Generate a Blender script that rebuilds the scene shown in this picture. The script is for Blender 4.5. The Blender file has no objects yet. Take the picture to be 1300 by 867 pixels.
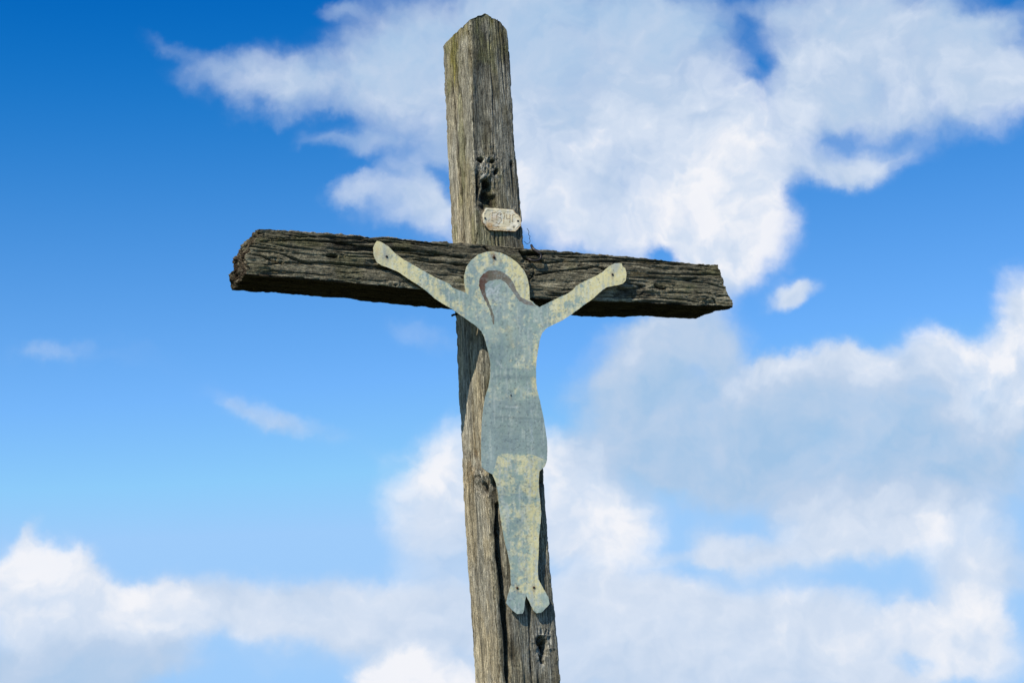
import bpy, bmesh, math
import numpy as np
from mathutils import Matrix, Vector, geometry

D2R = math.radians
sc = bpy.context.scene
col = sc.collection

# ------------------------------------------------------------------ camera
F = 2528.0; CX, CY = 650.0, 433.5            # 70 mm lens on a 36 mm sensor, measured on a 1300 px wide frame
TH = D2R(14.905)
EYE = np.array([0.0, 0.0, 1.6])
FWD = np.array([0.0, math.cos(TH), math.sin(TH)])
UP = np.array([0.0, -math.sin(TH), math.cos(TH)])
RIGHT = np.array([1.0, 0.0, 0.0])
RC = np.column_stack([RIGHT, UP, -FWD])      # camera axes in the world
cam = bpy.data.objects.new('camera', bpy.data.cameras.new('camera'))
col.objects.link(cam)
cam.data.lens = 70.0; cam.data.sensor_width = 36.0
cam.data.clip_start = 0.1; cam.data.clip_end = 6000.0
cam.matrix_world = Matrix.Translation(EYE.tolist()) @ Matrix(RC.tolist()).to_4x4()
sc.camera = cam

# the cross's own frame: X along the beam, Y into the wood, Z up the (leaning) post
RX = np.array([[0.90516532, -0.41965865, -0.0675453],
               [-0.04897606, -0.26081881, 0.96414464],
               [-0.42222872, -0.86940219, -0.25663737]])
RW = RC @ RX
O = EYE + RC @ (np.array([(640 - CX) / F, -(345 - CY) / F, -1.0]) * 5.36)

# ------------------------------------------------------------------ sun and sky
A, EL = D2R(59), D2R(47)
S = RW @ np.array([-math.sin(A) * math.cos(EL), -math.cos(A) * math.cos(EL), math.sin(EL)])
S /= np.linalg.norm(S)
sun = bpy.data.objects.new('sun', bpy.data.lights.new('sun', 'SUN'))
col.objects.link(sun)
sun.data.energy = 5.0; sun.data.angle = D2R(0.5); sun.data.color = (1.0, 0.94, 0.83)
sun.rotation_euler = Vector(S.tolist()).to_track_quat('Z', 'Y').to_euler()
sun.location = (0, 0, 12)

SKY_STRENGTH = 0.10

world = bpy.data.worlds.new('World'); sc.world = world
world.use_nodes = True
world.cycles.sampling_method = 'MANUAL'; world.cycles.sample_map_resolution = 512
nt = world.node_tree; nt.nodes.clear()
def N(t, **k):
    n = nt.nodes.new(t)
    for a, b in k.items(): setattr(n, a, b)
    return n
def put(inp, v):
    if isinstance(v, bpy.types.NodeSocket): nt.links.new(v, inp)
    else: inp.default_value = v
def M(op, a, b=0.0, c=0.0, clamp=False):
    n = N('ShaderNodeMath', operation=op, use_clamp=clamp)
    put(n.inputs[0], a); put(n.inputs[1], b); put(n.inputs[2], c)
    return n.outputs[0]
def VM(op, a, b=(0, 0, 0), c=None, scale=None, out=0):
    n = N('ShaderNodeVectorMath', operation=op)
    put(n.inputs[0], a); put(n.inputs[1], b)
    if c is not None: put(n.inputs[2], c)
    if scale is not None: put(n.inputs[3], scale)
    return n.outputs[out]
def SS(x, lo, hi, a=0.0, b=1.0):
    n = N('ShaderNodeMapRange', interpolation_type='SMOOTHSTEP')
    put(n.inputs[0], x); put(n.inputs[1], lo); put(n.inputs[2], hi); put(n.inputs[3], a); put(n.inputs[4], b)
    return n.outputs[0]
def NOISE(vec, scale, detail=6, rough=0.55, dist=0.0, out=0, lac=2.0):
    n = N('ShaderNodeTexNoise', noise_dimensions='3D')
    put(n.inputs['Vector'], vec); n.inputs['Scale'].default_value = scale
    n.inputs['Detail'].default_value = detail; n.inputs['Roughness'].default_value = rough
    n.inputs['Distortion'].default_value = dist; n.inputs['Lacunarity'].default_value = lac
    return n.outputs[out]

tc = N('ShaderNodeTexCoord')
ddir = tc.outputs['Generated']
sky = N('ShaderNodeTexSky', sky_type='NISHITA')
sky.sun_disc = False
sky.sun_elevation = math.asin(S[2]); sky.sun_rotation = math.atan2(S[0], S[1])
sky.altitude = 300; sky.air_density = 1.0; sky.dust_density = 0.2; sky.ozone_density = 3.0

# cloud chart: a tangent plane fixed to the sky (azimuth 0, elevation 14.9 deg)
fwd = VM('DOT_PRODUCT', ddir, tuple(FWD), out=1)
fw = M('MAXIMUM', fwd, 0.25)
cu = M('DIVIDE', M('MULTIPLY', VM('DOT_PRODUCT', ddir, tuple(RIGHT), out=1), F / 1000), fw)
cv = M('DIVIDE', M('MULTIPLY', VM('DOT_PRODUCT', ddir, tuple(UP), out=1), F / 1000), fw)
cxyz = N('ShaderNodeCombineXYZ'); put(cxyz.inputs[0], cu); put(cxyz.inputs[1], cv)
P = cxyz.outputs[0]
front = SS(fwd, 0.45, 0.75)

# (x, y, half width, half height, turn deg, density, brightness)
BLOBS = [
 # large upper cloud
 (255,92,60,34,10,.42,.55),(300,112,90,50,-12,.62,.55),(350,118,95,62,-25,.52,.58),(395,85,80,50,10,.35,.45),(420,125,115,75,-15,.62,.42),(480,60,90,80,0,.50,.26),(520,150,130,90,0,.70,.50),(500,95,60,50,0,.3,.45),
 (560,40,150,100,0,.9,.36),(505,262,88,50,-10,.95,.74),(455,255,40,20,10,.5,.7),(560,275,70,60,0,.6,.7),(590,195,90,105,0,.6,.66),(400,185,70,20,-12,.35,.5),(480,205,70,30,-10,.45,.6),
 (690,60,170,120,0,1.1,.34),(780,20,190,90,0,.7,.24),(700,190,140,120,0,1.1,.72),(740,255,150,95,0,1.,.86),
 (860,15,100,60,0,.6,.34),(960,10,60,50,0,.45,.5),(800,140,150,120,0,.9,.42),(890,170,130,110,20,1.1,.95),(850,230,140,110,0,1.,.80),(950,295,90,66,-40,1.2,1.0),(900,300,110,70,0,.9,.98),(905,350,70,46,0,.9,.80),
 (1040,70,160,120,25,1.2,.55),(1120,30,180,120,0,1.,.46),(1080,120,130,90,0,.9,.66),(1230,95,130,90,-10,1.,.56),(1270,130,75,65,20,.7,.66),(1300,40,120,90,0,.6,.42),
 (1100,212,80,34,8,.85,.60),(1170,170,80,50,0,.5,.62),(960,200,80,80,0,.7,.85),(1010,205,80,44,0,.55,.55),(1060,215,70,30,5,.5,.6),(870,405,85,50,10,.8,.50),(830,445,90,60,0,.55,.40),(925,445,55,45,0,.6,.45),(790,420,60,36,0,.3,.45),
 (1016,380,46,26,8,1.6,.70),(1302,390,64,84,-6,1.7,.86),
 # grey cloud, middle right
 (850,470,130,90,0,.5,.30),(820,540,125,90,0,.72,.26),(930,520,130,90,0,.95,.24),(900,430,95,70,0,.38,.42),(1000,560,170,90,0,.9,.12),(1040,500,95,60,0,.9,.62),
 (1100,500,75,55,0,.8,.85),(1140,540,180,110,0,1.0,.26),(1190,450,75,48,-20,1.,.95),(1255,478,90,74,-35,1.2,1.05),(1290,540,110,90,0,.9,.50),(1200,590,160,80,0,.7,.0),(960,490,50,40,0,.6,.66),
 (900,590,150,80,0,.4,.15),
 # white puffs beside the post
 (590,590,75,90,-10,1.0,1.0),(540,625,85,85,10,.95,.92),(575,680,90,60,0,.8,.6),(710,590,80,58,-12,1.2,1.05),(750,650,85,60,-10,.9,.9),(785,678,85,58,-5,1.1,1.0),(720,680,90,70,0,.9,.68),
 # bank, lower right
 (905,680,46,34,0,.9,.7),(870,705,90,14,5,.5,.5),(960,695,70,30,0,.6,.75),(1010,700,150,42,3,.95,.72),(1080,672,95,50,-5,.9,.86),(1140,660,110,40,3,.8,.84),(1200,690,140,55,-8,1.1,.85),(1040,645,60,36,0,.4,.66),
 # long pale sheets near the horizon
 (350,775,320,60,0,.5,.74),(520,800,260,50,0,.5,.7),(950,800,420,60,0,.5,.76),(1240,730,120,40,0,.5,.7),(350,850,260,30,0,.38,.6),(170,850,110,44,0,.7,.40),(1290,720,90,60,0,.4,.6),(760,860,180,40,0,.5,.66),
 (250,760,190,52,0,.6,.62),(430,765,200,60,3,.85,.72),(560,750,160,62,-3,.7,.74),(760,770,170,60,3,.9,.78),(900,775,180,55,0,.9,.76),(1050,775,170,52,0,.85,.74),
 (850,850,220,50,0,.7,.62),(1060,850,200,55,0,.7,.66),(590,815,150,60,0,.55,.5),
 # lower right puffs
 (1225,782,70,44,10,1.0,.82),(1185,815,90,50,0,1.,.84),(1270,830,90,60,0,1.,.82),(1130,845,90,50,0,.9,.86),(960,840,200,60,0,.6,.70),(780,850,160,50,0,.5,.66),(1000,810,200,40,0,.4,.75),
 # lower left
 (20,735,95,95,0,1.1,.95),(70,790,110,110,10,1.,.68),(25,660,34,16,45,.6,.6),(195,785,75,52,0,1.2,1.0),(150,815,110,60,0,.9,.62),(30,845,120,40,0,.8,.22),(100,850,130,40,0,.8,.08),(110,880,170,34,0,.6,.20),
 (500,858,60,40,0,1.6,1.05),(560,872,90,40,0,1.4,1.05),(480,872,50,34,0,1.0,1.0),
 (45,715,62,52,0,1.5,1.15),(90,745,50,44,0,.9,1.0),(200,778,58,40,0,1.3,1.2),(150,790,50,34,0,.7,1.05),(500,848,62,36,0,1.6,1.2),(575,862,60,34,0,1.2,1.15),(1232,770,62,40,0,1.2,1.15),(1175,800,60,40,0,.9,1.1),
 # fuller grey cloud, its rim, and the haze between the layers
 (790,500,90,90,0,.55,.34),(860,560,140,80,0,.6,.26),(980,600,260,60,0,.5,.24),(1120,630,240,40,0,.45,.45),(1010,478,60,30,0,.6,.9),(1110,470,60,34,0,.7,1.0),(1290,640,90,60,0,.5,.4),(650,790,560,60,0,.30,.78),(780,740,160,30,0,.35,.8),
 # thin wisps
 (85,445,120,26,-10,.62,.66),(305,520,85,36,-5,.60,.66),(385,540,130,28,-15,.56,.64),(540,420,80,34,-10,.55,.6),(230,480,120,40,0,.22,.6),(215,65,38,16,-15,.55,.5),(425,10,40,18,0,.5,.5),(380,600,60,12,0,.1,.5),
 # clear holes (negative)
 (950,70,48,95,10,-.50,.5),(958,92,26,24,30,-.42,.5),(938,110,34,14,-20,-.30,.5),(942,26,26,14,0,-.25,.5),(1000,40,30,30,0,-.2,.5),(1285,50,30,34,20,-.45,.5),(1255,8,40,24,0,-.4,.5),(400,172,75,16,6,-.35,.5),(470,222,60,16,20,-.35,.5),
 (828,312,22,22,20,-.9,.5),(562,242,34,16,-40,-.65,.5),(1110,186,90,16,15,-.22,.5),(1060,178,60,20,20,-.25,.5),(890,470,30,20,0,-.25,.5),(1165,835,34,12,-5,-.6,.5),
]
warp1 = VM('SUBTRACT', NOISE(P, 4.2, 5, 0.55, out=1), (.5, .5, .5))
warp2 = VM('SUBTRACT', NOISE(VM('ADD', P, (3.1, 7.7, 1.3)), 17.0, 5, 0.6, out=1), (.5, .5, .5))
PW = VM('MULTIPLY_ADD', warp1, (.13, .13, 0), P)
PW = VM('MULTIPLY_ADD', warp2, (.042, .042, 0), PW)
PH = VM('ADD', PW, (0, 0, 1.0))
dens = None; bri = None; wsum = None; first_hole = True
for (x, y, rx, ry, a, d, b) in BLOBS:
    # two rows of the ellipse's matrix; each blob also reads the sum so far (scaled to nothing),
    # so that the nodes are evaluated one after another
    q = PH if dens is None else VM('MULTIPLY_ADD', dens, (1e-7, 1e-7, 0), PH)
    x0, y0 = (x - CX) / 1000, (CY - y) / 1000; ca, sa = math.cos(D2R(a)), math.sin(D2R(a)); sx, sy = rx * 1.3 / 1000, ry * 1.3 / 1000
    ex = VM('DOT_PRODUCT', q, (ca / sx, sa / sx, -(x0 * ca + y0 * sa) / sx), out=1)
    ey = VM('DOT_PRODUCT', q, (-sa / sy, ca / sy, -(-x0 * sa + y0 * ca) / sy), out=1)
    r = M('SQRT', M('MULTIPLY_ADD', ex, ex, M('MULTIPLY', ey, ey)))
    w = SS(r, 0.0, 1.0, abs(d), 0.0)
    if d < 0:
        if first_hole: dens = M('SUBTRACT', 1.15, SS(dens, 0.0, 1.6, 1.15, 0.0)); first_hole = False
        dens = M('SUBTRACT', dens, w)
    else:
        dens = w if dens is None else M('ADD', dens, w)
        bri = M('MULTIPLY', w, b) if bri is None else M('MULTIPLY_ADD', w, b, bri)
        wsum = w if wsum is None else M('ADD', wsum, w)
bright = M('DIVIDE', bri, M('MAXIMUM', wsum, 0.02))
# elsewhere round the sky: scattered fair-weather cloud from noise alone
gen = SS(NOISE(VM('MULTIPLY', ddir, (1, 1, 2.2)), 2.3, 4, 0.5), 0.58, 0.78, 0.0, 0.9)
# detail noises
n1 = M('SUBTRACT', NOISE(PW, 8.0, 5, 0.56), 0.5)
n2 = M('SUBTRACT', NOISE(VM('ADD', PW, (9.0, 2.0, 4.0)), 26.0, 5, 0.55), 0.5)
mixd = M('ADD', M('MULTIPLY', dens, front), M('MULTIPLY', gen, M('SUBTRACT', 1.0, front)))
low_sky = SS(cv, -0.34, -0.10, 0.55, 1.0)          # flatter, smoother layers near the horizon
ragged = M('MULTIPLY', M('ADD', M('MULTIPLY', n1, 0.80), M('MULTIPLY', n2, 0.34)), M('MULTIPLY', SS(mixd, 0.0, 0.22), low_sky))
edge = M('ADD', mixd, ragged)
cover = SS(edge, 0.02, 1.26)
# a lit side: the noise field read a little towards the sun against here
n1s = M('SUBTRACT', NOISE(VM('ADD', PW, (-.020, .028, 0)), 9.0, 4, 0.55), 0.5)
n1b = M('SUBTRACT', NOISE(PW, 9.0, 4, 0.55), 0.5)
relief = M('SUBTRACT', n1b, n1s)
n2s = M('SUBTRACT', NOISE(VM('ADD', PW, (9.0 - .008, 2.0 + .011, 4.0)), 26.0, 3, 0.5), 0.5)
relief2 = M('SUBTRACT', n2, n2s)
shade = M('MULTIPLY_ADD', M('ADD', M('MULTIPLY', relief2, 0.38), M('MULTIPLY', relief, 1.1)), low_sky, bright)
shade = M('ADD', shade, M('MULTIPLY', n1, 0.30), clamp=True)
ramp = N('ShaderNodeValToRGB')
e = ramp.color_ramp.elements
e[0].position = 0.0; e[0].color = (.36, .55, .79, 1)
e[1].position = 1.0; e[1].color = (.90, .91, .955, 1)
m_ = e.new(0.5); m_.color = (.51, .635, .82, 1)
m_ = e.new(0.8); m_.color = (.68, .765, .90, 1)
put(ramp.inputs[0], shade)
# the picture's contrasty rendering of the blue: black point and gain per channel
lift = VM('MULTIPLY_ADD', sky.outputs[0], (2.2, 2.32, 2.40), (-.268 / SKY_STRENGTH, -.312 / SKY_STRENGTH, -.335 / SKY_STRENGTH))
lift = VM('MINIMUM', lift, (3.4 / 10 / SKY_STRENGTH, 6.0 / 10 / SKY_STRENGTH, 9.6 / 10 / SKY_STRENGTH))
skc = VM('MAXIMUM', lift, VM('MULTIPLY', sky.outputs[0], (.0, .25, .62)))
sp = N('ShaderNodeSeparateXYZ'); put(sp.inputs[0], skc); sl = N('ShaderNodeSeparateXYZ'); put(sl.inputs[0], lift)
cb = N('ShaderNodeCombineXYZ'); put(cb.inputs[0], M('SMOOTH_MAX', sl.outputs[0], 0.0, 0.55)); put(cb.inputs[1], sp.outputs[1]); put(cb.inputs[2], sp.outputs[2])
skc = cb.outputs[0]
cl = VM('SCALE', ramp.outputs[0], scale=1.0 / SKY_STRENGTH)
mx = N('ShaderNodeMix', data_type='RGBA')
put(mx.inputs['Factor'], cover); put(mx.inputs[6], skc); put(mx.inputs[7], cl)
bg = N('ShaderNodeBackground'); put(bg.inputs[0], mx.outputs[2]); bg.inputs[1].default_value = SKY_STRENGTH
ow = N('ShaderNodeOutputWorld'); nt.links.new(bg.outputs[0], ow.inputs[0])

sc.view_settings.view_transform = 'Standard'; sc.view_settings.look = 'None'
sc.view_settings.exposure = 0.0; sc.view_settings.gamma = 1.0; sc.view_settings.use_curve_mapping = False

# ------------------------------------------------------------------ numpy helpers
def _hash(ix, iy, iz, seed):
    h = (ix.astype(np.int64) * 374761393 + iy.astype(np.int64) * 668265263 + iz.astype(np.int64) * 2147483647 + seed * 1274126177) & 0xffffffff
    h = ((h ^ (h >> 13)) * 1274126177) & 0xffffffff
    h = ((h ^ (h >> 16)) * 2246822519) & 0xffffffff
    return ((h ^ (h >> 15)) & 0xffffff) / float(0xffffff)
def vnoise(p, seed=0):
    """value noise, -1..1, p is (n,3)"""
    i = np.floor(p); f = p - i; i = i.astype(np.int64)
    f = f * f * f * (f * (f * 6 - 15) + 10)
    r = 0
    for a in (0, 1):
        for b in (0, 1):
            for c in (0, 1):
                w = (f[:, 0] if a else 1 - f[:, 0]) * (f[:, 1] if b else 1 - f[:, 1]) * (f[:, 2] if c else 1 - f[:, 2])
                r = r + w * _hash(i[:, 0] + a, i[:, 1] + b, i[:, 2] + c, seed)
    return r * 2 - 1
def fbm(p, octv=4, seed=0, gain=0.5, lac=2.03):
    r = 0; a = 1; s = 0
    for k in range(octv):
        r = r + a * vnoise(p, seed + k * 17); s += a; a *= gain; p = p * lac + 11.3
    return r / s
def sst(x, a, b):
    t = np.clip((x - a) / (np.asarray(b) - a), 0, 1)
    return t * t * (3 - 2 * t)
def ray_cross(u, v):
    """eye and direction in the cross's frame for a measured point"""
    d = RC @ np.array([(u - CX) / F, -(v - CY) / F, -1.0])
    return RW.T @ (EYE - O), RW.T @ d
def on_plane(u, v, axis, val):
    e, d = ray_cross(u, v)
    return e + d * ((val - e[axis]) / d[axis])
def to_px(p):
    c = (p @ RW.T + (O - EYE)) @ RC
    return CX + F * c[:, 0] / -c[:, 2], CY - F * c[:, 1] / -c[:, 2]
def seg_dist(u, v, pts):
    best = np.full(u.shape, 1e9); tt = np.zeros(u.shape)
    for k in range(len(pts) - 1):
        a = np.array(pts[k], float); b = np.array(pts[k + 1], float); ab = b - a
        t = np.clip(((u - a[0]) * ab[0] + (v - a[1]) * ab[1]) / (ab @ ab), 0, 1)
        d = np.hypot(u - a[0] - t * ab[0], v - a[1] - t * ab[1])
        m = d < best; best[m] = d[m]; tt[m] = (k + t[m]) / (len(pts) - 1)
    return best, tt
def make_mesh(name, verts, quads, colors=None, smooth=True):
    me = bpy.data.meshes.new(name)
    verts = np.asarray(verts, np.float32)
    nq = len(quads); sz = np.asarray(quads).shape[1]
    me.vertices.add(len(verts)); me.vertices.foreach_set('co', verts.ravel())
    me.loops.add(nq * sz); me.loops.foreach_set('vertex_index', np.asarray(quads, np.int32).ravel())
    me.polygons.add(nq)
    me.polygons.foreach_set('loop_start', np.arange(0, nq * sz, sz, dtype=np.int32))
    me.polygons.foreach_set('use_smooth', np.full(nq, smooth))
    me.update(calc_edges=True); me.validate()
    if colors is not None:
        at = me.color_attributes.new('albedo', 'FLOAT_COLOR', 'POINT')
        c = np.ones((len(verts), 4), np.float32); c[:, :3] = np.clip(colors, 0.004, 0.9)
        at.data.foreach_set('color', c.ravel())
    return me
def link(name, me, mat, parent=None):
    o = bpy.data.objects.new(name, me); col.objects.link(o)
    if mat: me.materials.append(mat)
    if parent: o.parent = parent
    return o
def normals(v, q):
    a, b, c, d = (v[q[:, k]] for k in range(4))
    n = np.cross(c - a, d - b)
    r = np.zeros_like(v)
    for k in range(4):
        for j in range(3): r[:, j] += np.bincount(q[:, k], n[:, j], len(v))
    return r / np.maximum(np.linalg.norm(r, axis=1, keepdims=True), 1e-12)

# the cross root stands on the ground; children are in cross axes
e0, d0 = ray_cross(664, 867)
foot = None
root_mat = None
_z = RW[:, 2]
BASE_X = 0.02
bx = O + RW @ np.array([BASE_X, 0.10, 0.0])
drop = bx[2] / _z[2]
BASE = np.array([BASE_X, 0.10, -drop])           # foot of the post in the cross frame (world z = 0)
root_mat = Matrix.Translation((O + RW @ BASE).tolist()) @ Matrix(RW.tolist()).to_4x4()
def empty(name, label, cat, mat=root_mat, group=None):
    o = bpy.data.objects.new(name, None); col.objects.link(o)
    o.matrix_world = mat; o['label'] = label; o['category'] = cat; o.empty_display_size = 0.2
    if group: o['group'] = group
    return o

# ------------------------------------------------------------------ materials
def mat_new(name):
    m = bpy.data.materials.new(name); m.use_nodes = True
    t = m.node_tree; t.nodes.clear()
    o = t.nodes.new('ShaderNodeOutputMaterial'); b = t.nodes.new('ShaderNodeBsdfPrincipled')
    t.links.new(b.outputs[0], o.inputs[0])
    return m, t, b
def wood_material(name, axis):
    m, t, b = mat_new(name)
    L = t.links.new
    tcn = t.nodes.new('ShaderNodeTexCoord'); mp = t.nodes.new('ShaderNodeMapping'); L(tcn.outputs['Object'], mp.inputs[0])
    s = [1, 1, 1]; s[axis] = 0.04
    mp.inputs['Scale'].default_value = s
    def noise(scale, detail, dist, vec):
        n = t.nodes.new('ShaderNodeTexNoise'); n.inputs['Scale'].default_value = scale; n.inputs['Detail'].default_value = detail
        n.inputs['Roughness'].default_value = .6; n.inputs['Distortion'].default_value = dist; L(vec, n.inputs['Vector']); return n.outputs[0]
    def rng(x, a0, a1, b0, b1):
        r = t.nodes.new('ShaderNodeMapRange'); L(x, r.inputs[0])
        for k, v in zip((1, 2, 3, 4), (a0, a1, b0, b1)): r.inputs[k].default_value = v
        return r.outputs[0]
    def ma(op, x, y):
        n = t.nodes.new('ShaderNodeMath'); n.operation = op
        for k, v in ((0, x), (1, y)):
            if isinstance(v, float): n.inputs[k].default_value = v
            else: L(v, n.inputs[k])
        return n.outputs[0]
    g, iso = mp.outputs[0], tcn.outputs['Object']
    fine = noise(430, 4, .6, g); mid = noise(120, 5, 1.2, g); pit = noise(240, 4, 0, iso); patch = noise(34, 3, 0, iso)
    # thin dark checks: where a stretched noise crosses its middle value
    check = rng(ma('ABSOLUTE', ma('SUBTRACT', noise(170, 2, .8, g), .5), 0.0), .0, .045, .0, 1.0)
    check2 = rng(ma('ABSOLUTE', ma('SUBTRACT', noise(360, 1, .5, g), .5), 0.0), .0, .06, .35, 1.0)
    where = rng(patch, .42, .60, .0, 1.0)
    ck = ma('MULTIPLY', ma('MAXIMUM', check, where), check2)
    tone = ma('MULTIPLY', ma('MULTIPLY', rng(fine, .34, .66, .62, 1.40), rng(mid, .36, .64, .58, 1.42)), rng(pit, .36, .64, .72, 1.25))
    tone = ma('MULTIPLY', tone, rng(ck, .0, 1.0, .30, 1.12))
    at = t.nodes.new('ShaderNodeAttribute'); at.attribute_name = 'albedo'
    vm = t.nodes.new('ShaderNodeVectorMath'); vm.operation = 'SCALE'; L(at.outputs['Color'], vm.inputs[0]); L(tone, vm.inputs[3])
    L(vm.outputs[0], b.inputs['Base Color'])
    b.inputs['Roughness'].default_value = .9; b.inputs['Specular IOR Level'].default_value = .12
    bu = t.nodes.new('ShaderNodeBump'); bu.inputs['Strength'].default_value = .9; bu.inputs['Distance'].default_value = .002
    L(ma('ADD', ma('ADD', fine, pit), ck), bu.inputs['Height']); L(bu.outputs[0], b.inputs['Normal'])
    return m
WOOD_Z = wood_material('weathered_post_wood', 2)
WOOD_X = wood_material('weathered_beam_wood', 0)

def sheet_material(name, metallic=.08, rough=.62, scale=900, amp=.16):
    m, t, b = mat_new(name); L = t.links.new
    at = t.nodes.new('ShaderNodeAttribute'); at.attribute_name = 'albedo'
    tcn = t.nodes.new('ShaderNodeTexCoord')
    n = t.nodes.new('ShaderNodeTexNoise'); n.inputs['Scale'].default_value = scale; n.inputs['Detail'].default_value = 3
    n2 = t.nodes.new('ShaderNodeTexNoise'); n2.inputs['Scale'].default_value = 90; n2.inputs['Detail'].default_value = 6
    L(tcn.outputs['Object'], n.inputs['Vector']); L(tcn.outputs['Object'], n2.inputs['Vector'])
    r = t.nodes.new('ShaderNodeMapRange'); r.inputs[1].default_value = .3; r.inputs[2].default_value = .7; r.inputs[3].default_value = 1 - amp; r.inputs[4].default_value = 1 + amp
    L(n.outputs[0], r.inputs[0])
    vm = t.nodes.new('ShaderNodeVectorMath'); vm.operation = 'SCALE'; L(at.outputs['Color'], vm.inputs[0]); L(r.outputs[0], vm.inputs[3])
    L(vm.outputs[0], b.inputs['Base Color'])
    rr = t.nodes.new('ShaderNodeMapRange'); rr.inputs[3].default_value = rough - .15; rr.inputs[4].default_value = rough + .2
    L(n2.outputs[0], rr.inputs[0]); L(rr.outputs[0], b.inputs['Roughness'])
    b.inputs['Metallic'].default_value = metallic
    bu = t.nodes.new('ShaderNodeBump'); bu.inputs['Strength'].default_value = .35; bu.inputs['Distance'].default_value = .002
    L(n2.outputs[0], bu.inputs['Height']); L(bu.outputs[0], b.inputs['Normal'])
    return m
TIN = sheet_material('weathered_zinc_sheet')
PLATE = sheet_material('chipped_enamel', 0.0, .5, 700, .12)
def plain_material(name, c, rough, metallic, c2, scale=120):
    m, t, b = mat_new(name); L = t.links.new
    n = t.nodes.new('ShaderNodeTexNoise'); n.inputs['Scale'].default_value = scale; n.inputs['Detail'].default_value = 5
    tcn = t.nodes.new('ShaderNodeTexCoord'); L(tcn.outputs['Object'], n.inputs['Vector'])
    cr = t.nodes.new('ShaderNodeValToRGB'); cr.color_ramp.elements[0].position = .35; cr.color_ramp.elements[1].position = .65
    cr.color_ramp.elements[0].color = (*c, 1); cr.color_ramp.elements[1].color = (*c2, 1)
    L(n.outputs[0], cr.inputs[0]); L(cr.outputs[0], b.inputs['Base Color'])
    b.inputs['Roughness'].default_value = rough; b.inputs['Metallic'].default_value = metallic
    return m
RUST = plain_material('rusty_iron', (.035, .018, .012), .75, .3, (.10, .045, .022), 300)
IRON = plain_material('dark_iron', (.03, .03, .032), .5, .7, (.07, .055, .045), 300)
LETTER = plain_material('faded_brown_paint', (.26, .165, .08), .7, 0, (.66, .52, .32), 380)

# ------------------------------------------------------------------ ground
def ground():
    n = 61
    g = np.sign(np.linspace(-1, 1, n)) * np.abs(np.linspace(-1, 1, n)) ** 3 * 2500
    X, Y = np.meshgrid(g, g)
    p = np.stack([X.ravel(), Y.ravel() + 5, np.zeros(n * n)], 1)
    r = np.hypot(p[:, 0], p[:, 1] - 5)
    p[:, 2] = -0.02 + fbm(p * .02, 3, 5) * sst(r, 6, 200) * 4 - sst(r, 10, 600) * 6
    i = np.arange(n * n).reshape(n, n)
    q = np.stack([i[:-1, :-1], i[:-1, 1:], i[1:, 1:], i[1:, :-1]], -1).reshape(-1, 4)
    m = plain_material('meadow_grass', (.035, .055, .014), .95, 0, (.075, .085, .03), 3.0)
    o = link('ground', make_mesh('ground', p, q), m); o['kind'] = 'structure'
ground()

# ------------------------------------------------------------------ hewn timbers
def ring_params(nsx, nsy, r):
    """unit square perimeter with rounded corners; (a,b) in -1..1, a: side to side, b: front(-1) to back(1)"""
    pts = []
    def side(p0, p1, n):
        for k in range(n):
            t = k / n; pts.append((p0[0] + (p1[0] - p0[0]) * t, p0[1] + (p1[1] - p0[1]) * t))
    side((-1, -1), (1, -1), nsx); side((1, -1), (1, 1), nsy); side((1, 1), (-1, 1), nsx); side((-1, 1), (-1, -1), nsy)
    p = np.array(pts)
    for _ in range(1):
        ax, ay = np.abs(p[:, 0]), np.abs(p[:, 1])
        cxm = np.maximum(ax - (1 - r), 0); cym = np.maximum(ay - (1 - r), 0)
        l = np.hypot(cxm, cym); m = (cxm > 0) & (cym > 0) & (l > r)
        # push points outside the corner circle back onto it
        s = np.where(m, r / np.maximum(l, 1e-9), 1)
        p[:, 0] = np.where(m, np.sign(p[:, 0]) * ((1 - r) + cxm * s), p[:, 0])
        p[:, 1] = np.where(m, np.sign(p[:, 1]) * ((1 - r) + cym * s), p[:, 1])
    return p
def loft(ts, ring, K):
    m = len(ring); n = len(ts)
    ab = np.tile(ring, (n, 1)); t = np.repeat(ts, m); cap = np.zeros(n * m)
    idx = np.arange(n * m).reshape(n, m); nx = np.roll(idx, -1, 1)
    quads = [np.stack([idx[:-1], nx[:-1], nx[1:], idx[1:]], -1).reshape(-1, 4)]
    allab, allt, allc = [ab], [t], [cap]; base = n * m
    for end, row in ((0, idx[0]), (1, idx[-1])):
        prev = row
        for k in range(1, K + 1):
            s = 1 - k / (K + 0.5)
            cur = np.arange(base, base + m); base += m
            allab.append(ring * s); allt.append(np.full(m, ts[0] if end == 0 else ts[-1])); allc.append(np.full(m, k / K))
            a, b_ = prev, np.roll(prev, -1); c_, d_ = np.roll(cur, -1), cur
            qq = np.stack([a, b_, c_, d_], -1)
            quads.append(qq[:, ::-1] if end == 0 else qq)
            prev = cur
        # close the middle by a strip across
        h = m // 2
        a = prev[:h]; b_ = prev[::-1][:h]
        qq = np.stack([prev[np.arange(h - 1)], prev[np.arange(1, h)], prev[(m - 1 - np.arange(1, h))], prev[m - 1 - np.arange(h - 1)]], -1)
        quads.append(qq[:, ::-1] if end == 0 else qq)
    return np.concatenate(allab), np.concatenate(allt), np.concatenate(allc), np.concatenate(quads)

P_FRONT = 0.025   # the post's front face lies this far behind the beam's front

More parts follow.
